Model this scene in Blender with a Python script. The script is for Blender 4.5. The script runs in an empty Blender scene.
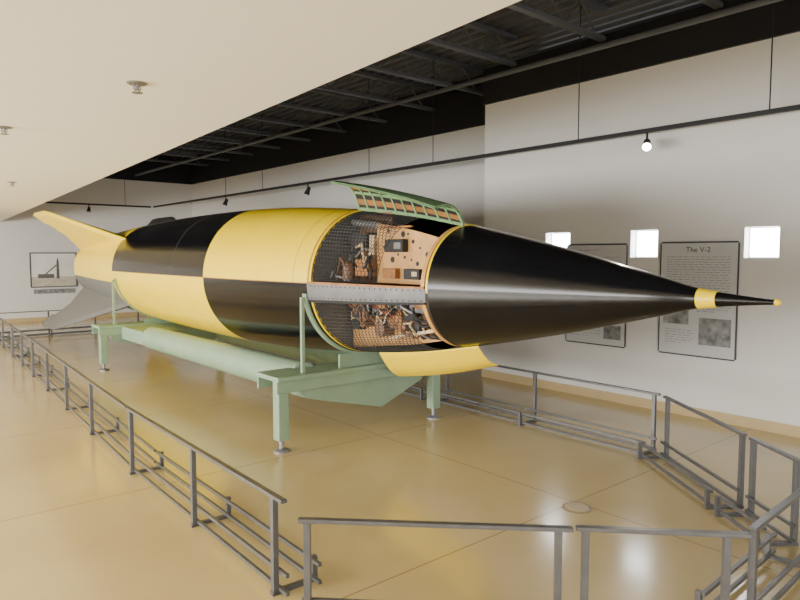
import bpy, math, random
from mathutils import Matrix, Vector, Euler
random.seed(4)
C = bpy.context.scene.collection
F = 650.0; CAMH = 1.65; YAW = math.radians(40.2); PITCH = math.atan(46/650)
cam = bpy.data.cameras.new('camera'); co = bpy.data.objects.new('camera', cam); C.objects.link(co)
co.location = (0, 0, CAMH); co.rotation_euler = (math.pi/2-PITCH, 0, -YAW)
cam.sensor_width = 36; cam.lens = F/800*36; cam.clip_start = .02
bpy.context.scene.camera = co
RM = Euler((math.pi/2-PITCH, 0, -YAW)).to_matrix()
def ray(px, py): return RM @ Vector(((px-400)/F, (300-py)/F, -1))
def on(px, py, axis, c):
    d = ray(px, py); o = Vector((0, 0, CAMH)); i = 'XYZ'.index(axis)
    return o+d*((c-o[i])/d[i])

# ---------------- materials
def mat(name, col, rough=.5, metal=0, noise=0, nscale=8, bump=0, bscale=60, emit=0, coat=0, spec=None):
    m = bpy.data.materials.new(name); m.use_nodes = True; nt = m.node_tree; b = nt.nodes['Principled BSDF']
    b.inputs['Base Color'].default_value = (*col, 1); b.inputs['Roughness'].default_value = rough
    b.inputs['Metallic'].default_value = metal; b.inputs['Coat Weight'].default_value = coat
    b.inputs['Coat Roughness'].default_value = .05
    if spec is not None: b.inputs['Specular IOR Level'].default_value = spec
    if emit:
        b.inputs['Emission Color'].default_value = (*col, 1); b.inputs['Emission Strength'].default_value = emit
    if noise or bump:
        tc = nt.nodes.new('ShaderNodeTexCoord')
    if noise:
        n = nt.nodes.new('ShaderNodeTexNoise'); n.inputs['Scale'].default_value = nscale; n.inputs['Detail'].default_value = 5
        nt.links.new(tc.outputs['Object'], n.inputs['Vector'])
        r = nt.nodes.new('ShaderNodeValToRGB'); r.color_ramp.elements[0].position = .3; r.color_ramp.elements[1].position = .7
        r.color_ramp.elements[0].color = (*[c*(1-noise) for c in col], 1); r.color_ramp.elements[1].color = (*[min(1, c*(1+noise)) for c in col], 1)
        nt.links.new(n.outputs['Fac'], r.inputs['Fac']); nt.links.new(r.outputs['Color'], b.inputs['Base Color'])
    if bump:
        n = nt.nodes.new('ShaderNodeTexNoise'); n.inputs['Scale'].default_value = bscale
        nt.links.new(tc.outputs['Object'], n.inputs['Vector'])
        bp = nt.nodes.new('ShaderNodeBump'); bp.inputs['Strength'].default_value = bump; bp.inputs['Distance'].default_value = .01
        nt.links.new(n.outputs['Fac'], bp.inputs['Height']); nt.links.new(bp.outputs['Normal'], b.inputs['Normal'])
    return m
M = dict(
    yellow=mat('yellow_paint', (.95, .68, .0), .30, noise=.03, nscale=2, bump=.05, bscale=6, coat=.15),
    black=mat('black_paint', (.006, .006, .007), .17, noise=.2, nscale=3, bump=.035, bscale=5, spec=.36),
    matblack=mat('matte_black', (.012, .012, .014), .6),
    tailgrey=mat('tail_grey', (.15, .148, .14), .7, noise=.04, nscale=3, spec=.2),
    palegrey=mat('pale_fin_grey', (.22, .22, .21), .7, spec=.2),
    gear=mat('grey_gear', (.20, .20, .20), .5, noise=.1),
    silver=mat('bare_aluminium', (.30, .30, .32), .42, .6, noise=.18, nscale=14),
    strip=mat('grey_strip', (.14, .14, .15), .45, .1, noise=.2, nscale=10),
    green=mat('sage_green_paint', (.245, .355, .25), .45, noise=.08, nscale=5),
    ribgreen=mat('rib_green', (.19, .32, .15), .5, noise=.15, nscale=9),
    rust=mat('primer_brown', (.36, .15, .04), .6, noise=.35, nscale=12),
    lining=mat('hatch_lining', (.30, .13, .03), .6, noise=.3, nscale=6),
    ply=mat('plywood', (.58, .31, .10), .5, noise=.15, nscale=10),
    cream=mat('cream_part', (.60, .46, .27), .5, noise=.15),
    red=mat('red_cable', (.30, .06, .03), .45),
    brown=mat('brown_cable', (.20, .10, .05), .5),
    steel=mat('rail_steel', (.125, .125, .13), .38, .35, noise=.1, nscale=20),
    wire=mat('mesh_wire', (.035, .035, .035), .55, .2),
    ceil=mat('ceiling_plaster', (.95, .94, .90), .85, bump=.12, bscale=160),
    wall=mat('wall_paint', (.72, .70, .67), .8, bump=.05, bscale=90),
    base=mat('baseboard_tan', (.54, .40, .20), .5, noise=.05),
    deck=mat('black_deck', (.10, .105, .12), .42),
    blk=mat('black_band', (.007, .007, .011), .7),
    pane=mat('daylight_pane', (.92, .96, 1.0), .4, emit=22),
    white=mat('white_metal', (.75, .74, .70), .4),
    chrome=mat('chrome', (.6, .6, .6), .2, 1),
    dull=mat('dull_metal', (.25, .25, .25), .45, .6),
    board=mat('panel_board', (.57, .57, .57), .5, noise=.03),
    ink=mat('panel_ink', (.06, .06, .065), .6),
    text=mat('panel_text', (.20, .20, .21), .6),
    photo=mat('panel_photo', (.24, .24, .24), .6, noise=.5, nscale=14),
    sand=mat('photo_sand', (.55, .50, .40), .6, noise=.15, nscale=10),
    sky=mat('photo_sky', (.80, .79, .74), .6, noise=.08, nscale=3),
    shape=mat('photo_shape', (.12, .115, .11), .6),
    bulb=mat('lamp_glow', (1, .95, .82), .4, emit=25),
    tan=mat('cover_plate', (.24, .17, .09), .4),
    tan2=mat('cover_lid', (.48, .38, .22), .35),
)
# floor: glossy tan epoxy with control joints
fm = bpy.data.materials.new('epoxy_floor'); fm.use_nodes = True; nt = fm.node_tree; b = nt.nodes['Principled BSDF']
b.inputs['Coat Weight'].default_value = .4; b.inputs['Coat Roughness'].default_value = .12
tc = nt.nodes.new('ShaderNodeTexCoord'); sx = nt.nodes.new('ShaderNodeSeparateXYZ'); nt.links.new(tc.outputs['Object'], sx.inputs[0])
def mth(op, a, bb=None):
    n = nt.nodes.new('ShaderNodeMath'); n.operation = op
    for i, v in enumerate((a, bb)):
        if v is None: continue
        if isinstance(v, (int, float)): n.inputs[i].default_value = v
        else: nt.links.new(v, n.inputs[i])
    return n.outputs[0]
def joint(outp, off, per):
    t = mth('ADD', outp, 100*per-off); t = mth('MODULO', t, per); t = mth('SUBTRACT', t, per/2); t = mth('ABSOLUTE', t)
    return mth('GREATER_THAN', t, per/2-.004)
FX, FY = (-7+8.2)/2, (-7+18.2)/2      # the floor object's origin is at its centre
jj = mth('MAXIMUM', joint(sx.outputs[0], 3.62-FX, 5.5), joint(sx.outputs[1], 2.48-FY, 2.1))
n1 = nt.nodes.new('ShaderNodeTexNoise'); n1.inputs['Scale'].default_value = .9; n1.inputs['Detail'].default_value = 6; nt.links.new(tc.outputs['Object'], n1.inputs['Vector'])
r1 = nt.nodes.new('ShaderNodeValToRGB'); r1.color_ramp.elements[0].color = (.55, .42, .19, 1); r1.color_ramp.elements[1].color = (.62, .49, .235, 1)
r1.color_ramp.elements[0].position = .3; r1.color_ramp.elements[1].position = .7
nt.links.new(n1.outputs['Fac'], r1.inputs['Fac'])
mx = nt.nodes.new('ShaderNodeMixRGB'); nt.links.new(jj, mx.inputs[0]); nt.links.new(r1.outputs[0], mx.inputs[1]); mx.inputs[2].default_value = (.30, .21, .095, 1)
nt.links.new(mx.outputs[0], b.inputs['Base Color'])
n2 = nt.nodes.new('ShaderNodeTexNoise'); n2.inputs['Scale'].default_value = 5; nt.links.new(tc.outputs['Object'], n2.inputs['Vector'])
rr = nt.nodes.new('ShaderNodeMapRange'); rr.inputs[3].default_value = .16; rr.inputs[4].default_value = .28
nt.links.new(n2.outputs['Fac'], rr.inputs[0]); nt.links.new(rr.outputs[0], b.inputs['Roughness'])
M['floor'] = fm

# ---------------- mesh builder (world coordinates)
def origin_of(o):
    v = Vector((0, 0, 0))
    while o is not None: v += o.location; o = o.parent
    return v
class MB:
    def __init__(s): s.v = []; s.f = []
    def add(s, vs, fs):
        n = len(s.v); s.v += [Vector(p) for p in vs]; s.f += [[i+n for i in f] for f in fs]; return s
    def box(s, x0, x1, y0, y1, z0, z1):
        return s.add([(x0,y0,z0),(x1,y0,z0),(x1,y1,z0),(x0,y1,z0),(x0,y0,z1),(x1,y0,z1),(x1,y1,z1),(x0,y1,z1)],
            [(0,3,2,1),(4,5,6,7),(0,1,5,4),(1,2,6,5),(2,3,7,6),(3,0,4,7)])
    def bar(s, p, q, w, h, up=(0, 0, 1)):
        p = Vector(p); q = Vector(q); d = (q-p).normalized(); u = Vector(up)
        if abs(d.dot(u)) > .95: u = Vector((0, 1, 0))
        r = d.cross(u).normalized(); u = r.cross(d).normalized(); vs = []
        for e in (p, q):
            for a, c in ((-1,-1),(1,-1),(1,1),(-1,1)): vs.append(e+r*a*w/2+u*c*h/2)
        return s.add(vs, [(0,1,2,3),(7,6,5,4),(0,4,5,1),(1,5,6,2),(2,6,7,3),(3,7,4,0)])
    def path(s, pts, r, n=10, closed=False):
        pts = [Vector(p) for p in pts]; k = len(pts); rs = r if isinstance(r, (list, tuple)) else [r]*k
        base = len(s.v); prev = None
        for i, p in enumerate(pts):
            a = pts[(i-1) % k] if (closed or i > 0) else p; c = pts[(i+1) % k] if (closed or i < k-1) else p
            d = (c-a).normalized()
            if prev is None:
                u = Vector((0, 0, 1)) if abs(d.z) < .9 else Vector((1, 0, 0))
                u = (u-d*u.dot(d)).normalized()
            else: u = (prev-d*prev.dot(d)).normalized()
            prev = u; w = d.cross(u)
            for j in range(n):
                t = 2*math.pi*j/n; s.v.append(p+(u*math.cos(t)+w*math.sin(t))*rs[i])
        for i in range(k if closed else k-1):
            a = base+i*n; c = base+((i+1) % k)*n
            for j in range(n): s.f.append([a+j, a+(j+1) % n, c+(j+1) % n, c+j])
        if not closed:
            s.f.append([base+j for j in range(n)][::-1]); s.f.append([base+(k-1)*n+j for j in range(n)])
        return s
    def sphere(s, c, r, n=12):
        c = Vector(c); m = n//2
        pts = []
        for i in range(1, m):
            a = math.pi*i/m
            pts += [c+Vector((math.sin(a)*math.cos(2*math.pi*j/n), math.sin(a)*math.sin(2*math.pi*j/n), math.cos(a)))*r for j in range(n)]
        top = len(pts); pts += [c+Vector((0,0,r)), c-Vector((0,0,r))]; fs = []
        for i in range(m-2):
            for j in range(n): fs.append([i*n+j, (i+1)*n+j, (i+1)*n+(j+1) % n, i*n+(j+1) % n])
        for j in range(n):
            fs.append([top, j, (j+1) % n]); fs.append([top+1, (m-2)*n+(j+1) % n, (m-2)*n+j])
        return s.add(pts, fs)
    def prism(s, poly, axis, a, b_):
        def P(u, v, w): return {'X': (w, u, v), 'Y': (u, w, v), 'Z': (u, v, w)}[axis]
        n = len(poly)
        return s.add([P(u, v, a) for u, v in poly]+[P(u, v, b_) for u, v in poly],
            [list(range(n))[::-1], [n+i for i in range(n)]]+[[i, (i+1) % n, n+(i+1) % n, n+i] for i in range(n)])
    def build(s, name, m, parent=None, smooth=True, bevel=0, angle=35):
        if parent is not None: o0 = origin_of(parent)
        else:
            xs = [v.x for v in s.v]; ys = [v.y for v in s.v]; zs = [v.z for v in s.v]
            o0 = Vector(((min(xs)+max(xs))/2, (min(ys)+max(ys))/2, min(zs)))
        me = bpy.data.meshes.new(name); me.from_pydata([v-o0 for v in s.v], [], s.f); me.update()
        import bmesh
        bm = bmesh.new(); bm.from_mesh(me); bmesh.ops.recalc_face_normals(bm, faces=bm.faces); bm.to_mesh(me); bm.free()
        if smooth:
            me.shade_smooth(); me.set_sharp_from_angle(angle=math.radians(angle))
        me.materials.append(m)
        o = bpy.data.objects.new(name, me); C.objects.link(o)
        if parent is not None: o.parent = parent
        else: o.location = o0
        if bevel:
            bv = o.modifiers.new('bevel', 'BEVEL'); bv.width = bevel; bv.segments = 2; bv.limit_method = 'ANGLE'
        return o
def thing(name, label, cat, loc, group=None):
    o = bpy.data.objects.new(name, None); C.objects.link(o); o.location = loc; o['label'] = label; o['category'] = cat
    o.empty_display_size = .1
    if group: o['group'] = group
    return o
def struct(o): o['kind'] = 'structure'; return o
def tag(o, label, cat, group=None):
    o['label'] = label; o['category'] = cat
    if group: o['group'] = group
    return o

# ---------------- room
RW = 6.47; LW = 7.45; EY = 17.9; YS = 5.92; ZB = 3.6; ZD = 4.35; CH = 2.40
def edgeX(y): return 1.55+.0705*(y-1.2)
struct(MB().box(-7, 8.2, -7, EY+.3, -.1, 0).build('floor', M['floor'], smooth=False))
wins = []
for x0, x1, y0, y1 in ((546, 570, 234, 259), (631, 658, 230, 257), (745, 780, 225, 256)):
    a = on(x0, y0, 'X', RW); c = on(x1, y0, 'X', RW); d = on((x0+x1)/2, y1, 'X', RW)
    wins.append((c.y, a.y, d.z, (a.z+c.z)/2))
zb = sum(w[2] for w in wins)/3; zt = sum(w[3] for w in wins)/3
wins = sorted([(a, c, zb, zt) for a, c, _, _ in wins])
mb = MB(); WT = .22
mb.box(RW, RW+WT, -7, YS, 0, zb); mb.box(RW, RW+WT, -7, YS, zt, ZB+.05)
ycur = -7
for a, c, z0, z1 in wins:
    mb.box(RW, RW+WT, ycur, a, zb, zt); ycur = c
mb.box(RW, RW+WT, ycur, YS, zb, zt)
mb.box(RW+WT, LW, YS-.2, YS, 0, ZB+.05)
struct(mb.build('wall_right', M['wall'], smooth=False))
for i, (a, c, z0, z1) in enumerate(wins):
    w = struct(MB().box(RW+.12, RW+.14, a, c, z0, z1).build('window_%d' % (i+1), M['pane'], smooth=False))
    fr = MB()
    for (p, q) in (((a, z0), (c, z0)), ((c, z0), (c, z1)), ((c, z1), (a, z1)), ((a, z1), (a, z0))):
        fr.bar((RW+.115, p[0], p[1]), (RW+.115, q[0], q[1]), .02, .02)
    fr.build('window_frame', M['white'], w)
struct(MB().box(LW, LW+.2, YS, EY+.2, 0, ZB+.05).build('wall_right_recess', M['wall'], smooth=False))
struct(MB().box(-7, LW, EY, EY+.2, 0, ZD).build('wall_end', M['wall'], smooth=False))
struct(MB().box(RW-.015, RW, -7, YS, 0, .1).box(RW-.015, LW, YS, YS+.015, 0, .1).build('baseboard_right', M['base'], smooth=False))
struct(MB().box(LW-.015, LW, YS+.015, EY, 0, .1).build('baseboard_recess', M['base'], smooth=False))
struct(MB().box(-7, LW-.015, EY-.015, EY, 0, .1).build('baseboard_end', M['base'], smooth=False))
e0 = edgeX(-7); e1 = edgeX(EY)
struct(MB().prism([(-7, -7), (e0, -7), (e1, EY), (-7, EY)], 'Z', CH, CH+.25).build('ceiling', M['ceil'], smooth=False))
struct(MB().prism([(e0-.15, -7), (e0, -7), (e1, EY), (e1-.15, EY)], 'Z', CH+.25, ZD).build('wall_upper', M['blk'], smooth=False))
struct(MB().box(RW-.04, LW+.2, -7, YS, ZB, ZB+.45).build('trim_1', M['blk'], smooth=False))
struct(MB().box(LW-.04, LW+.2, YS, EY, ZB, ZD).build('trim_2', M['blk'], smooth=False))
struct(MB().box(1.5, LW-.04, EY-.04, EY, ZB, ZD).build('trim_3', M['blk'], smooth=False))
mb = MB(); x = .8; pts = []
while x < LW+.2:
    pts += [(x, ZD), (x+.06, ZD), (x+.08, ZD+.06), (x+.17, ZD+.06)]; x += .19
n = len(pts)
mb.add([(p[0], -7, p[1]) for p in pts]+[(p[0], EY, p[1]) for p in pts], [[i, i+1, n+i+1, n+i] for i in range(n-1)])
struct(mb.build('ceiling_deck', M['deck'], smooth=False))
yj = .4
while yj < EY-.5:
    xa = edgeX(yj)+.02; xb = RW-.05 if yj < YS else LW-.05
    t = thing('roof_joist', 'black open-web steel joist crossing under the dark roof deck', 'roof joist', ((xa+xb)/2, yj, 3.98), 'roof joists under the dark deck')
    MB().box(xa, xb, yj-.05, yj+.05, ZD-.06, ZD-.01).build('top_chord', M['deck'], t, False)
    MB().box(xa, xb, yj-.04, yj+.04, 3.98, 4.02).build('bottom_chord', M['deck'], t, False)
    w = MB(); zz = []; x = xa+.02; k = 0
    while x < xb: zz.append((x, yj, 4.01 if k % 2 else ZD-.04)); x += .3; k += 1
    w.path(zz, .011, 6).build('web', M['deck'], t)
    yj += 1.25
tag(MB().path([(5.9, -3, 3.74), (5.9, EY-.06, 3.74)], .03, 10).build('sprinkler_pipe', M['deck']), 'dark sprinkler pipe running the length of the open ceiling beside the wall', 'pipe')
tag(MB().path([(4.6, -3, 3.9), (4.6, EY-.06, 3.9)], .018, 8).build('conduit', M['deck']), 'thin dark conduit under the joists, nearer the white ceiling', 'pipe')

# ---------------- light track with spots
TX = 6.2; TZ = 2.87
tr = thing('light_track', 'long black light track hung on rods along the right wall', 'light track', (TX, 8, TZ))
MB().box(TX-.02, TX+.02, -1, EY-.5, TZ, TZ+.04).build('rail', M['matblack'], tr, False)
for px in (768, 578, 433, 369, 262, 225):
    p = on(px, 150, 'X', TX); MB().path([(TX, p.y, TZ+.03), (TX, p.y, ZD)], .006, 6).build('rod', M['matblack'], tr)
tr2 = thing('light_track', 'short black light track hung in front of the end wall', 'light track', (4.6, EY-.4, TZ))
MB().box(3.2, TX-.05, EY-.42, EY-.38, TZ, TZ+.04).build('rail', M['matblack'], tr2, False)
for x in (3.6, 5.5): MB().path([(x, EY-.4, TZ+.03), (x, EY-.4, ZD)], .006, 6).build('rod', M['matblack'], tr2)
def spot(p, aim, label, lit=False):
    p = Vector(p); t = thing('spotlight', label, 'spotlight', p)
    MB().path([p, p-Vector((0, 0, .07))], .012, 8).build('stem', M['matblack'], t)
    d = Vector(aim).normalized(); c = p-Vector((0, 0, .11))
    MB().path([c-d*.07, c-d*.05, c-d*.01, c+d*.07], [.018, .034, .036, .052], 16).build('head', M['matblack'], t)
    MB().path([c+d*.071, c+d*.076], [.043, .043], 16).build('lens', M['bulb'] if lit else M['chrome'], t)
a = on(647, 140, 'X', TX); spot((TX, a.y, TZ), (-.65, -.35, -.5), 'lit spotlight glowing on the right wall track, nearest the text panels', True)
a = on(308, 195, 'X', TX); spot((TX, a.y, TZ), (-.3, .2, -.9), 'dark spotlight on the right wall track above the middle of the rocket')
a = on(226, 208, 'X', TX); spot((TX, a.y, TZ), (-.3, .2, -.9), 'small dark spotlight at the far end of the right wall track')
a = on(89, 213, 'Y', EY-.4); spot((a.x, EY-.4, TZ), (-.2, -.3, -.9), 'dark spotlight on the end wall track, above the yellow tail fin')
def sprinkler(px, py, label, s=1):
    p = on(px, py, 'Z', CH); t = thing('sprinkler', label, 'sprinkler', p, )
    MB().path([p, p-Vector((0, 0, .006*s))], [.045*s, .038*s], 20).build('escutcheon', M['dull'], t)
    MB().path([p-Vector((0, 0, .006)), p-Vector((0, 0, .03*s))], .009*s, 10).path([p-Vector((0, 0, .040*s)), p-Vector((0, 0, .043*s))], .024*s, 14).build('head', M['dull'], t)
    MB().path([p+Vector((-.012*s, 0, -.006)), p+Vector((-.016*s, 0, -.025*s)), p+Vector((0, 0, -.041*s)), p+Vector((.016*s, 0, -.025*s)), p+Vector((.012*s, 0, -.006))], .003*s, 6).build('frame_arm', M['dull'], t)
sprinkler(137, 83, 'metal sprinkler head hanging from the white ceiling, nearest the camera')
sprinkler(4, 127, 'small sprinkler head at the left edge of the white ceiling')
sprinkler(12, 182, 'small distant sprinkler head far back on the white ceiling', 1)

# ---------------- rocket
AX, NY, AZ = 3.58, 1.27, 1.405
TAB = [(0, .012), (.1, .02), (.3, .042), (.4, .056), (.65, .122), (.9, .187), (1.3, .286), (2.12, .46), (2.6, .545), (3.4, .64), (4.3, .71), (5.3, .745), (6.5, .745), (7.6, .728), (8.8, .685), (10, .62), (11.4, .52)]
SE = 11.4
def R(s):
    n = len(TAB)
    for i in range(n-1):
        if s <= TAB[i+1][0] or i == n-2:
            x0, y0 = TAB[i]; x1, y1 = TAB[i+1]; t = (s-x0)/(x1-x0)
            m1 = (y1-y0)/(x1-x0)
            ma = (m1+(y0-TAB[i-1][1])/(x0-TAB[i-1][0]))/2 if i > 0 else m1
            mb_ = (m1+(TAB[i+2][1]-y1)/(TAB[i+2][0]-x1))/2 if i < n-2 else m1
            h = x1-x0
            return (2*t**3-3*t*t+1)*y0+(t**3-2*t*t+t)*h*ma+(-2*t**3+3*t*t)*y1+(t**3-t*t)*h*mb_
def H(s, a, off=0):
    r = R(s)+off; a = math.radians(a); return Vector((AX-r*math.cos(a), NY+s, AZ+r*math.sin(a)))
def grid_shell(f0, f1, ns, na, full=False):
    mb = MB(); vs = []
    for f in (f0, f1):
        for i in range(ns+1):
            for j in range(na+1): vs.append(f(i/ns, j/na))
    W = na+1; L = (ns+1)*W; fs = []
    for i in range(ns):
        for j in range(na):
            q = [i*W+j, i*W+j+1, (i+1)*W+j+1, (i+1)*W+j]; fs.append(q); fs.append([L+k for k in q[::-1]])
    for j in range(na):
        fs.append([j+1, j, L+j, L+j+1]); k = ns*W; fs.append([k+j, k+j+1, L+k+j+1, L+k+j])
    if not full:
        for i in range(ns):
            fs.append([i*W, (i+1)*W, L+(i+1)*W, L+i*W]); fs.append([(i+1)*W+na, i*W+na, L+i*W+na, L+(i+1)*W+na])
    return mb.add(vs, fs)
def shell(s0, s1, a0, a1, ns=12, na=24, th=.012, off=0):
    return grid_shell(lambda u, v: H(s0+(s1-s0)*u, a0+(a1-a0)*v, off), lambda u, v: H(s0+(s1-s0)*u, a0+(a1-a0)*v, off-th), ns, na, abs(a1-a0) >= 359.9)
rk = thing('rocket', 'long black and yellow checkered rocket lying horizontally with its nose compartment opened', 'rocket', (AX, NY+6.4, AZ))
def rp(mb, name, m, par=None, **k): return mb.build(name, M[m], par or rk, **k)
SJ = 2.12; S1 = SJ+.04
rp(MB().sphere((AX, NY+.004, AZ), .019, 14), 'nose_tip', 'yellow')
rp(shell(.015, .3, 0, 360, 8, 32, .006), 'fuze_spike', 'black')
rp(shell(.3, .4, 0, 360, 3, 40, .006, .003), 'nose_band', 'yellow')
wc = rp(shell(.4, SJ, 0, 360, 48, 96, .01), 'nose_cone', 'black', angle=50)
rp(shell(SJ, SJ+.015, -4, 182, 2, 48, .02, .003), 'joint_ring', 'yellow')
rp(shell(SJ, SJ+.015, 182, 356, 2, 48, .02, .001), 'joint_ring', 'matblack')
rp(shell(S1, 3.4, 92, 262, 12, 40, .012), 'compartment_skin', 'black')
st = rp(shell(SJ+.02, 3.42, -12.5, -.5, 12, 6, .015, .004), 'side_strip', 'strip')
rme = None
for k in range(24):
    s = SJ+.06+k*.054
    for a in (-11, -2):
        if rme is None:
            r0 = MB().sphere(H(s, a, .005), .0055, 8).build('rivet', M['matblack'], st); rme = r0.data; p0 = H(s, a, .005)
        else:
            r1_ = r0.copy(); C.objects.link(r1_); r1_.parent = st; r1_.location = H(s, a, .005)-p0
rp(shell(SJ+.03, 3.42, -.6, 1.2, 12, 1, .014, .008), 'edge_strip', 'rust')
rp(shell(SJ+.03, 3.42, -14.5, -12.5, 12, 1, .014, .008), 'edge_strip', 'matblack')
rp(shell(3.38, 3.42, -96, 96, 2, 60, .02, -.004), 'frame_ring', 'yellow')
rp(shell(S1, S1+.03, -96, 96, 2, 60, .05, -.01), 'frame_ring', 'ply')
rp(shell(S1, 3.4, 86, 93, 10, 3, .014, .002), 'top_strip', 'yellow')
rp(shell(S1, 3.4, 262, 272, 10, 3, .014, .002), 'bottom_strip', 'black')
def disc(s, r, th):
    mb = MB(); n = 64; cs = [(AX-r*math.cos(2*math.pi*j/n), AZ+r*math.sin(2*math.pi*j/n)) for j in range(n)]
    return mb.prism(cs, 'Y', NY+s, NY+s+th)
rp(disc(3.44, R(3.4)-.03, .02), 'bulkhead', 'gear')
rp(disc(SJ-.01, R(SJ)-.03, .02), 'bulkhead', 'ply')
hy = rp(shell(3.4, 5.3, 0, 180, 18, 60, .012), 'hull_panel', 'yellow', angle=50)
rp(shell(3.4, 5.3, 180, 360, 18, 60, .012), 'hull_panel', 'black', angle=50)
hb = rp(shell(5.3, 8.6, 0, 180, 24, 60, .012), 'hull_panel', 'black', angle=50)
rp(shell(5.3, 8.6, 180, 360, 24, 60, .012), 'hull_panel', 'yellow', angle=50)
rp(shell(8.6, SE, -14, 180, 24, 60, .012), 'tail_section', 'yellow', angle=50)
rp(shell(8.6, SE, 180, 346, 24, 60, .012), 'tail_section', 'tailgrey', angle=50)
rp(shell(3.405, 3.418, 0, 180, 1, 60, .004, .003), 'seam', 'rust', hy)
rp(shell(3.62, 3.625, 0, 180, 1, 60, .002, .0012), 'seam', 'rust', hy)
rp(shell(6.2, 6.205, 0, 180, 1, 60, .002, .0012), 'seam', 'strip', hb)
rp(shell(3.45, 8.6, -.3, .3, 30, 1, .003, .0022), 'side_seam', 'rust')
rp(disc(SE-.15, .48, .02), 'tail_bulkhead', 'matblack')
nz = MB(); vs = [(SE-.6, .18), (SE-.3, .24), (SE-.05, .32), (SE+.1, .36), (SE+.1, .34), (SE-.05, .30), (SE-.5, .18)]
nn = 40; pts = [(AX-r*math.cos(2*math.pi*j/nn), NY+s, AZ+r*math.sin(2*math.pi*j/nn)) for s, r in vs for j in range(nn)]
nz.add(pts, [[i*nn+j, i*nn+(j+1) % nn, (i+1)*nn+(j+1) % nn, (i+1)*nn+j] for i in range(len(vs)-1) for j in range(nn)])
rp(nz, 'nozzle', 'silver')
FP = [(8.4, .60), (8.5, .70), (10.7, 1.40), (10.9, 1.44), (11.65, 1.44), (11.7, 1.38), (11.25, .9), (11.35, .46)]
for a, m in ((42, 'yellow'), (139, 'palegrey'), (228, 'yellow'), (314, 'tailgrey')):
    ar = math.radians(a); rad = Vector((-math.cos(ar), 0, math.sin(ar))); nrm = Vector((math.sin(ar), 0, math.cos(ar)))
    def P(s, r, t): return Vector((AX, NY+s, AZ))+rad*r+nrm*t
    cx = 10.4; cr = .88; vs = []; n = len(FP)
    for s, r in FP: vs.append(P(s, r, 0.006))
    for s, r in FP: vs.append(P(s, r, -.006))
    for sg in (1, -1):
        for s, r in FP:
            rr_ = cr+(r-cr)*.85; vs.append(P(cx+(s-cx)*.88, rr_, sg*(.055-.03*(rr_-.6))))
    fs = [[i, (i+1) % n, n+(i+1) % n, n+i] for i in range(n)]
    fs += [[i, (i+1) % n, 2*n+(i+1) % n, 2*n+i] for i in range(n)]+[[n+i, n+(i+1) % n, 3*n+(i+1) % n, 3*n+i] for i in range(n)]
    fs += [[2*n+i for i in range(n)], [3*n+i for i in range(n)]]
    fin = MB().add(vs, fs).build('fin', M[m], rk, angle=6)
    rd = MB(); pr = [(11.67, 1.43), (11.84, 1.40), (11.72, 1.18), (11.5, 1.16)]
    rd.add([P(s, r, .012) for s, r in pr]+[P(s, r, -.012) for s, r in pr], [[0,1,2,3],[7,6,5,4],[0,4,5,1],[1,5,6,2],[2,6,7,3],[3,7,4,0]])
    rd.build('rudder', M[m], fin, False)
def honey(s0, s1, a0, a1, name):
    c = .023; vs = []; fs = []; idx = {}
    rmid = R((s0+s1)/2); La = math.radians(a1-a0)*rmid; Ls = s1-s0
    def vid(u, v):
        k = (round(u*2000), round(v*2000))
        if k not in idx:
            idx[k] = len(vs); uu = min(max(u, 0), Ls); vv = min(max(v, 0), La)
            vs.append(H(s0+uu, a0+math.degrees(vv/rmid), -.008))
        return idx[k]
    i = 0; y = 0
    while y < La+c:
        x = (c*math.sqrt(3)/2) if i % 2 else 0
        while x < Ls+c:
            f = []
            for k in range(6):
                t = math.radians(60*k+30); q = vid(x+c*math.cos(t), y+c*math.sin(t))
                if q not in f: f.append(q)
            if len(f) > 3: fs.append(f)
            x += c*math.sqrt(3)
        y += c*1.5; i += 1
    me = bpy.data.meshes.new(name); o0 = origin_of(rk)
    me.from_pydata([v-o0 for v in vs], [], fs); me.update(); me.materials.append(M['wire'])
    o = bpy.data.objects.new(name, me); C.objects.link(o); o.parent = rk
    w = o.modifiers.new('w', 'WIREFRAME'); w.thickness = .0065; w.use_even_offset = False; w.use_boundary = True
    return o
honey(2.6, 3.37, 3, 86, 'wire_mesh'); honey(2.4, 3.37, -84, -15, 'wire_mesh')
# interior
def bx(x0, x1, y0, y1, z0, z1, name, m, bev=.004, par=None): return MB().box(x0, x1, NY+y0, NY+y1, z0, z1).build(name, M[m], par or rk, False, bev)
n = 12; PX = .26; PA = S1+.02
top = [(NY+PA+(2.95-PA)*i/n, AZ+math.sqrt(max(0, (R(PA+(2.95-PA)*i/n)-.03)**2-PX**2))) for i in range(n+1)]
ply = MB().prism([(NY+PA, AZ+.01)]+top+[(NY+2.95, AZ+.01)], 'X', AX-PX, AX-PX+.015).build('plywood_partition', M['ply'], rk, False)
px_ = AX-PX
for (s, z, r) in ((2.27, .16, .018), (2.34, .24, .020), (2.45, .17, .018), (2.62, .40, .024), (2.75, .20, .024), (2.5, .34, .016), (2.3, .21, .011), (2.85, .3, .018), (2.36, .09, .012), (2.6, .22, .012), (2.42, .29, .01), (2.7, .34, .012), (2.8, .43, .016), (2.52, .2, .01), (2.68, .24, .01), (2.56, .4, .01)):
    MB().path([(px_+.002, NY+s, AZ+z), (px_-.003, NY+s, AZ+z)], r, 18).build('hole', M['matblack'], ply)
b0 = bx(px_-.06, px_, 2.56, 2.78, AZ+.26, AZ+.36, 'equipment_box', 'matblack')
bx(px_-.065, px_-.06, 2.58, 2.66, AZ+.285, AZ+.335, 'face_plate', 'gear', .002, b0)
b0 = bx(px_-.05, px_, 2.38, 2.56, AZ+.05, AZ+.13, 'equipment_box', 'matblack')
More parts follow.
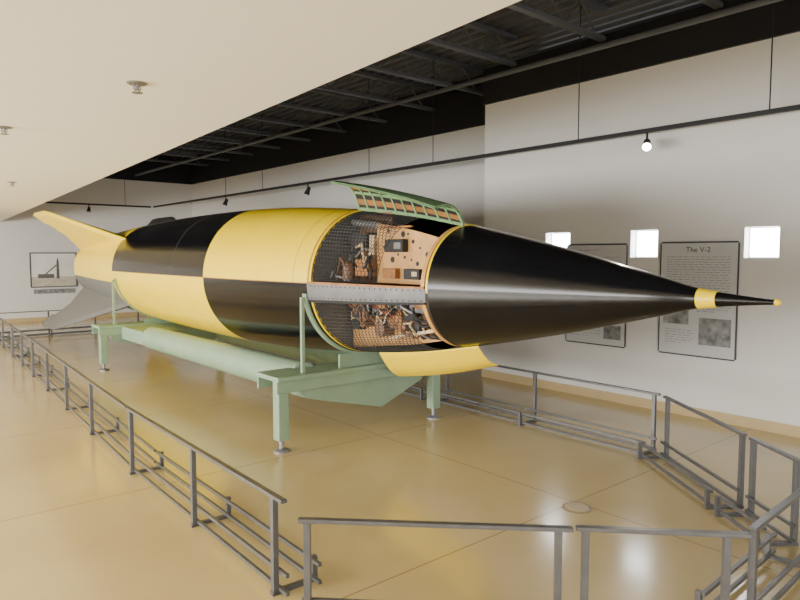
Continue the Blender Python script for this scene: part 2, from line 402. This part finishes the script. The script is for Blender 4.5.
bx(px_-.055, px_-.05, 2.40, 2.46, AZ+.075, AZ+.11, 'face_plate', 'cream', .002, b0)
bx(px_-.04, px_, 2.22, 2.31, AZ+.04, AZ+.08, 'equipment_box', 'rust')
bx(px_-.05, px_, 2.66, 2.82, AZ+.05, AZ+.13, 'equipment_box', 'rust')
bx(px_-.03, px_, 2.5, 2.9, AZ+.45, AZ+.465, 'equipment_rail', 'rust')
bx(AX-.1, AX-.085, 2.95, 3.40, AZ+.0, AZ+.60, 'bay_shade_plate', 'brown', 0)  # dark plate added to stand in for the unlit depth of the bay
bx(AX-.34, AX-.1, 2.98, 3.15, AZ+.06, AZ+.2, 'equipment_box', 'rust')
bx(AX-.3, AX-.1, 3.05, 3.3, AZ+.3, AZ+.42, 'equipment_box', 'matblack')
bx(AX-.28, AX-.1, 2.97, 3.03, AZ+.24, AZ+.40, 'equipment_box', 'cream')
MB().path([(AX-.34, NY+3.24, AZ+.02), (AX-.34, NY+3.24, AZ+.16), (AX-.34, NY+3.24, AZ+.19)], [.055, .055, .025], 20).build('canister', M['brown'], rk)
MB().path([(AX-.2, NY+2.98, AZ+.48), (AX-.2, NY+3.35, AZ+.52)], .03, 12).build('canister', M['gear'], rk)
MB().prism([(AX-R(PA)+.05, NY+PA), (AX+R(PA)-.05, NY+PA), (AX+R(3.37)-.05, NY+3.37), (AX-R(3.37)+.05, NY+3.37)], 'Z', AZ-.035, AZ-.02).build('shelf', M['ply'], rk, False)
PL = .20
bot = [(NY+PA+(3.37-PA)*i/n, AZ-math.sqrt((R(PA+(3.37-PA)*i/n)-.03)**2-PL**2)) for i in range(n+1)]
lpp = MB().prism([(NY+PA, AZ-.04)]+bot+[(NY+3.37, AZ-.04)], 'X', AX-PL, AX-PL+.015).build('lower_partition', M['ply'], rk, False)
ql = AX-PL
for (s, z, r) in ((2.28, -.2, .02), (2.4, -.14, .014), (2.5, -.33, .022), (2.72, -.14, .02), (2.9, -.36, .03), (3.1, -.2, .02)):
    MB().path([(ql+.002, NY+s, AZ+z), (ql-.003, NY+s, AZ+z)], r, 18).build('hole', M['matblack'], lpp)
def clampx(x, s, z): return max(AX-math.sqrt(max(.004, (R(s)-.04)**2-(z-AZ)**2)), x)
for k in range(50):
    s = random.uniform(2.32, 3.27); z = AZ-random.uniform(.12, .64*R(s)); dy = random.uniform(.03, .09); dz = random.uniform(.02, .05); dp = random.uniform(.04, .15)
    x0 = clampx(ql-dp, s, z-dz)
    if x0 > ql-.02: continue
    if k % 3 == 0:
        MB().path([(ql, NY+s, z), (x0, NY+s, z), (x0-.006, NY+s, z)], [dz*1.3, dz*1.3, dz*.9], 18).build('canister', M[random.choice(('rust', 'matblack', 'brown'))], rk)
    else: bx(x0, ql, s-dy, s+dy, z-dz, z+dz, 'equipment_box', random.choice(('cream', 'brown', 'matblack', 'matblack', 'rust', 'gear')))
bd = MB().prism([(NY+PA, AZ-.30), (NY+2.75, AZ-.42), (NY+2.75, AZ-.44), (NY+PA, AZ-.325)], 'X', AX-.3, AX-PL).build('wood_board', M['cream'], rk, False)
def cable(up, rr_):
    s = random.uniform(2.3, 3.1) if not up else random.uniform(2.95, 3.15); pts = []
    x = AX-(random.uniform(.3, .4) if up else random.uniform(.28, .38)); z = AZ+(random.uniform(.04, .2) if up else random.uniform(-.38, -.08))
    ds = random.choice((-1, 1))*random.uniform(.02, .06)
    for j in range(7):
        s = min(3.32, max(2.22 if not up else 2.95, s+ds+random.uniform(-.04, .04))); z += random.uniform(-.08, .08); x += random.uniform(-.03, .03)
        z = max(AZ-.40, min(AZ-.06, z)) if not up else max(AZ+.02, min(AZ+.36, z))
        x = clampx(x, s, z); pts.append(Vector((x, NY+s, z)))
    sm = []
    for j in range(len(pts)-1):
        p0 = pts[max(0, j-1)]; p1 = pts[j]; p2 = pts[j+1]; p3 = pts[min(len(pts)-1, j+2)]
        for q in range(6):
            t = q/6; sm.append(.5*((2*p1)+(p2-p0)*t+(2*p0-5*p1+4*p2-p3)*t*t+(-p0+3*p1-3*p2+p3)*t**3))
    MB().path(sm, rr_, 8).build('cable', M[random.choice(('red', 'brown', 'cream', 'matblack', 'silver', 'matblack', 'brown'))], rk)
for k in range(38): cable(k % 4 == 0, random.choice((.006, .009, .012)))
# open hatch above
def hatch_pt(s, t, off=0):
    k = (s-2.05)/1.37; r = R(s); h = Vector((AX-.09, NY+s, AZ+math.sqrt(r*r-.09**2)+.006))
    d = Vector((-.30, 0, .11+.11*k))*t+Vector((.45, 0, .89))*(.085+.015*k)*math.sin(math.pi*t)
    return h+d+Vector((.4, 0, .9))*off
def hstrip(s0, s1, t0, t1, ns, nt_, o0, o1):
    return grid_shell(lambda u, v: hatch_pt(s0+(s1-s0)*u, t0+(t1-t0)*v, o0), lambda u, v: hatch_pt(s0+(s1-s0)*u, t0+(t1-t0)*v, o1), ns, nt_)
hd = rp(hstrip(2.12, 3.42, 0, 1, 12, 10, 0, .008), 'open_hatch', 'ribgreen')
rp(hstrip(2.14, 3.40, .02, .98, 12, 10, -.003, -.001), 'inner_lining', 'matblack', hd)
for t0_, t1_ in ((.10, .20), (.42, .50), (.74, .84)): rp(hstrip(2.14, 3.40, t0_, t1_, 12, 2, -.006, -.0035), 'lining_band', 'lining', hd)
for t in (0, .32, .64, .955): rp(hstrip(2.12, 3.42, t, t+.045, 12, 1, -.012, -.004), 'long_rib', 'ribgreen', hd)
for k in range(11):
    s = 2.12+k*.128; rp(hstrip(s, s+.02, 0, 1, 1, 10, -.014, -.004), 'cross_rib', 'ribgreen', hd)
# lower open flap
def flap(u, v, o=0):
    s = 1.98+1.17*u; r = R(s); k = r/.55
    return Vector((AX-.08+.22*v, NY+s, AZ-math.sqrt(r*r-.0064)-.004-.205*k*v-.035*math.sin(math.pi*v)-o))
rp(grid_shell(flap, lambda u, v: flap(u, v, .01), 14, 8), 'open_flap', 'yellow')

# ---------------- green stand
sd = thing('display_stand', 'sage green steel cradle stand carrying the rocket on four legs', 'stand', (AX, 7.2, 0))
for yf in (4.72, 9.7):
    for x in (2.69, 4.43):
        lg = MB().box(x-.05, x+.05, yf-.05, yf+.05, .1, .60).build('leg', M['green'], sd, False, .008)
        MB().path([(x, yf, .03), (x, yf, .11)], .02, 12).build('levelling_screw', M['silver'], lg)
        MB().path([(x, yf, 0), (x, yf, .012), (x, yf, .03)], [.07, .07, .03], 24).build('foot_pad', M['silver'], lg)
    MB().box(2.62, 4.5, yf-.08, yf+.30, .60, .64).box(2.62, 4.5, yf-.06, yf-.04, .5, .6).box(2.62, 4.5, yf+.26, yf+.28, .5, .6).build('cross_beam', M['green'], sd, False, .006)
    if yf > 6: MB().box(2.92, 4.24, 8.75, yf-.08, .44, .62).build('rear_box_beam', M['green'], sd, False, .01)
    MB().prism([(2.76, .6), (2.86, .40), (3.15, .34), (3.75, .26), (4.25, .42), (4.36, .6)] if yf > 6 else [(2.78, .6), (2.92, .42), (3.15, .36), (3.75, .22), (4.25, .42), (4.36, .6)], 'Y', yf-.02, yf+.22).build('belly_plate', M['green'], sd, False, .006)
    s = yf-NY; r = R(s)
    vs = []; na = 48; mb = MB()
    for (ss, off) in ((s-.025, .002), (s+.025, .002), (s+.025, .02), (s-.025, .02)):
        for j in range(na+1): vs.append(H(ss, -172+164*j/na, off))
    W = na+1
    mb.add(vs, [[k*W+j, k*W+j+1, ((k+1) % 4)*W+j+1, ((k+1) % 4)*W+j] for k in range(4) for j in range(na)]+[[0, W, 2*W, 3*W], [na, W+na, 2*W+na, 3*W+na]])
    mb.build('cradle_ring', M['green'], sd)
    for sg in (-1, 1):
        xb = AX+sg*(r+.03)
        MB().bar((xb, yf, .62), (xb, yf, AZ-.12), .028, .028).build('upright', M['green'], sd, False)
    MB().box(AX-.3, AX+.3, yf-.012, yf+.012, .62, AZ-r-.0).build('saddle_web', M['green'], sd, False)
for x in (3.06, 4.1):
    MB().path([(x, 4.95, .53), (x, 8.75, .53)], .15, 32).build('side_tube', M['green'], sd)

# ---------------- barrier sections
RH = .5
def barrier(A, B, ts, label, inward, front=False, skip=False):
    A = Vector((A[0], A[1], 0)); B = Vector((B[0], B[1], 0)); d = (B-A).normalized(); nI = Vector((-d.y, d.x, 0))*inward
    t = thing('guard_rail', label, 'guard rail', (A+B)/2, 'low metal guard rails around the rocket')
    up = Vector((0, 0, 1)); L = (B-A).length
    if isinstance(ts, int): ts = [.06+(L-.12)*i/(ts-1) for i in range(ts)]
    if skip: ts = ts[1:]
    MB().bar(A+up*(RH-.009), B+up*(RH-.009), .034, .018).build('top_rail', M['steel'], t, False, .003)
    for off, z in (((0.02, .045), (0.02, .12)) if front else ((0.02, .03), (0.02, .12), (.20, .12), (.20, .03))):
        o = nI*off; MB().bar(A+o+d*.01+up*z, B+o-d*.01+up*z, .018, .018).build('lower_rail', M['steel'], t, False)
    for k in ts:
        if k < 0: k = L+k
        p = A+d*k
        q = MB().bar(p, p+up*(RH-.018), .03, .03, up=nI).build('post', M['steel'], t, False, .002)
        if not front: MB().bar(p-nI*.02+up*.01, p+nI*.23+up*.01, .03, .02).bar(p+nI*.22+up*.01, p+nI*.22+up*.13, .026, .026, up=nI).build('foot_bracket', M['steel'], q, False)
        else: MB().bar(p-nI*.04+up*.006, p+nI*.06+up*.006, .07, .012).build('foot_plate', M['steel'], q, False)
def top(px, py): return on(px, py, 'Z', RH)
A = top(284, 500); B = top(128, 407)
barrier(A, B, [.1, 1.12, -.06], 'guard rail section on the left, nearest the camera, with three posts', -1)
P0 = (B.x, B.y+.02); P1 = (1.76, 8.72); P2 = (1.77, 8.75); P3 = (1.93, 11.9); P4 = (1.94, 11.94); P5 = (2.06, 14.4)
barrier(P0, P1, 4, 'guard rail section on the left beside the middle of the rocket', -1, skip=True)
barrier(P2, P3, 4, 'guard rail section on the far left beside the rear stand legs', -1, skip=True)
barrier(P4, P5, 3, 'guard rail section at the far left edge beside the tail fins', -1)
barrier(top(298, 518), top(573, 527), [.04, -.06], 'front guard rail section at the bottom centre, left of the post pair', 1, True)
barrier(top(576, 526), top(750, 533), [.04, -.09], 'short front guard rail section at the bottom right, right of the post pair', 1, True)
c = top(753, 527)
barrier(c, (c.x+.96, c.y+.04), [0.015, .9], 'guard rail section crossing just in front of the rocket nose', 1)
barrier((3.99, 1.25), (4.295, 1.649), [.06, -.03], 'short slanting guard rail section at the right edge, nearest the camera', 1)
barrier((4.335, 1.70), (5.02, 2.6), [.03, -.06], 'slanting guard rail section under the nose tip, joining the wall side rails', 1)
P = [(5.06, 2.66), (5.1, 5.3)]; barrier(*P, [.05, 1.3, 2.55], 'guard rail section along the wall side below the text panels', 1)
P = [(5.1, 5.34), (5.12, 10)]; barrier(*P, 5, 'guard rail section along the wall side behind the green stand', 1)
P = [(5.12, 10.06), (5.12, 14.4)]; barrier(*P, 5, 'farthest wall side guard rail section, behind the rocket tail', 1)
P = [(2.1, 14.75), (4.9, 14.75)]; barrier(*P, 4, 'guard rail section across the floor behind the tail fins', -1)

p = on(577, 508, 'Z', 0)
cv = thing('cover_plate', 'round tan cover plate set in the floor below the nose', 'floor cover', p)
MB().path([p, p+Vector((0, 0, .004)), p+Vector((0, 0, .006))], [.095, .095, .088], 36).build('rim', M['tan'], cv)
MB().path([p+Vector((0, 0, .005)), p+Vector((0, 0, .009))], [.078, .074], 36).build('lid', M['tan2'], cv)

# ---------------- text panels on the right wall
ROT = Matrix(((0, 0, -1), (-1, 0, 0), (0, 1, 0))).to_4x4()
def text(s, size, loc, par, align='CENTER', m='ink'):
    cu = bpy.data.curves.new('t', 'FONT'); cu.body = s; cu.size = size; cu.align_x = align; cu.extrude = .0005
    tmp = bpy.data.objects.new('t', cu); C.objects.link(tmp); bpy.context.view_layer.update()
    me = bpy.data.meshes.new_from_object(tmp); bpy.data.objects.remove(tmp)
    me.transform(Matrix.Translation(Vector(loc)-origin_of(par)) @ ROT); me.materials.clear(); me.materials.append(M[m])
    o = bpy.data.objects.new('lettering', me); C.objects.link(o); o.parent = par
def panel(x0, x1, y0, y1, label, title, rows, photos):
    a = on(x0, y0, 'X', RW-.02); c = on(x1, y1, 'X', RW-.02); ya, yb, z1, z0 = a.y, c.y, a.z, c.z
    W = ya-yb; Hh = z1-z0
    t = thing('text_panel', label, 'text panel', (RW, (ya+yb)/2, z0))
    MB().box(RW-.02, RW, yb, ya, z0, z1).build('board', M['board'], t, False)
    fr = MB()
    for q in (((ya, z0), (yb, z0)), ((yb, z0), (yb, z1)), ((yb, z1), (ya, z1)), ((ya, z1), (ya, z0))):
        fr.bar((RW-.015, *q[0]), (RW-.015, *q[1]), .03, .007, up=(1, 0, 0))
    fr.build('frame', M['ink'], t, False)
    X = RW-.0205
    if title: text(title, W*.10, (X-.001, (ya+yb)/2, z1-Hh*.08), t, m='ink')
    for (u0, u1, v0, v1, nl) in rows:
        tx = MB()
        for k in range(nl):
            v = v0+(v1-v0)*k/nl; u = u0
            end = u1 if k < nl-1 else u0+(u1-u0)*.6
            while u < end-.02:
                w = min(random.uniform(.03, .09), end-u)
                tx.box(X-.001, X, ya-W*(u+w), ya-W*u, z1-Hh*v-.005, z1-Hh*v); u += w+.018
        tx.build('text_block', M['text'], t, False)
    for (u0, u1, v0, v1) in photos:
        MB().box(X-.003, X, ya-W*u1, ya-W*u0, z1-Hh*v1, z1-Hh*v0).build('picture', M['photo'], t, False)
panel(568, 624, 245.5, 347, 'grey text panel on the right wall, partly behind the rocket nose, left of the two', None, [(.2, .8, .05, .09, 1), (.08, .92, .12, .34, 8), (.08, .6, .78, .95, 6)], [(.06, .4, .36, .74), (.45, .94, .4, .74), (.66, .94, .8, .94)])
panel(662, 734, 243.5, 360, 'titled grey text panel on the right wall, nearest the camera', 'The V-2', [(.08, .92, .12, .46, 15), (.08, .46, .78, .92, 6), (.5, .94, .56, .62, 3)], [(.05, .4, .58, .73), (.54, .95, .66, .90)])
a = on(30, 253, 'Y', EY-.03); c = on(77, 286, 'Y', EY-.03)
fp = thing('framed_photo', 'framed photo of a launch vehicle in the desert on the end wall', 'framed photo', ((a.x+c.x)/2, EY, c.z))
x0, x1, z1, z0 = a.x, c.x, a.z, c.z; hz = z0+(z1-z0)*.3
MB().box(x0, x1, EY-.025, EY, hz, z1).build('picture_sky', M['sky'], fp, False)
MB().box(x0, x1, EY-.025, EY, z0, hz).build('picture_ground', M['sand'], fp, False)
fr = MB()
for q in (((x0, z0), (x1, z0)), ((x1, z0), (x1, z1)), ((x1, z1), (x0, z1)), ((x0, z1), (x0, z0))): fr.bar((q[0][0], EY-.02, q[0][1]), (q[1][0], EY-.02, q[1][1]), .025, .025)
fr.build('frame', M['ink'], fp, False)
yy = EY-.028; W = x1-x0; Hh = z1-z0
MB().box(x0+W*.15, x0+W*.5, yy, yy+.002, z0+Hh*.26, z0+Hh*.38).build('picture_vehicle', M['shape'], fp, False)
MB().prism([(x0+W*.55, z0+Hh*.24), (x0+W*.62, z0+Hh*.24), (x0+W*.61, z0+Hh*.75), (x0+W*.585, z0+Hh*.88), (x0+W*.56, z0+Hh*.75)], 'Y', yy, yy+.002).build('picture_rocket', M['shape'], fp, False)
MB().prism([(x0+W*.3, z0+Hh*.38), (x0+W*.34, z0+Hh*.38), (x0+W*.56, z0+Hh*.62), (x0+W*.55, z0+Hh*.66)], 'Y', yy, yy+.002).build('picture_arm', M['shape'], fp, False)
a = on(34, 289.5, 'Y', EY-.02); c = on(75, 292.5, 'Y', EY-.02)
MB().box(a.x, c.x, EY-.02, EY, c.z, a.z).build('caption_plate', M['photo'], fp, False)

# ---------------- light
w = bpy.data.worlds.new('world'); bpy.context.scene.world = w; w.use_nodes = True
w.node_tree.nodes['Background'].inputs[0].default_value = (.92, .95, 1, 1); w.node_tree.nodes['Background'].inputs[1].default_value = .9
def area(name, loc, target, sx_, sy_, e, col):
    l = bpy.data.lights.new(name, 'AREA'); l.shape = 'RECTANGLE'; l.size = sx_; l.size_y = sy_; l.energy = e; l.color = col
    o = bpy.data.objects.new(name, l); C.objects.link(o); o.location = loc
    o.rotation_euler = (Vector(target)-Vector(loc)).to_track_quat('-Z', 'Y').to_euler(); return o
area('side_windows_light', (-6.5, 7.5, 1.2), (3, 9, 1.9), 12, 1.6, 1800, (1, .98, .93))
area('rear_windows_light', (-1.5, -6.5, 1.4), (1.5, 5, 1.3), 7, 2.0, 430, (1, .97, .92))
l = bpy.data.lights.new('spot_glow', 'SPOT'); l.energy = 60; l.spot_size = 1.4; l.color = (1, .85, .65); l.shadow_soft_size = .05
o = bpy.data.objects.new('spot_glow', l); C.objects.link(o); a = on(647, 140, 'X', TX); o.location = (TX-.12, a.y-.08, TZ-.2)
o.rotation_euler = Vector((-.65, -.15, -.6)).to_track_quat('-Z', 'Y').to_euler()
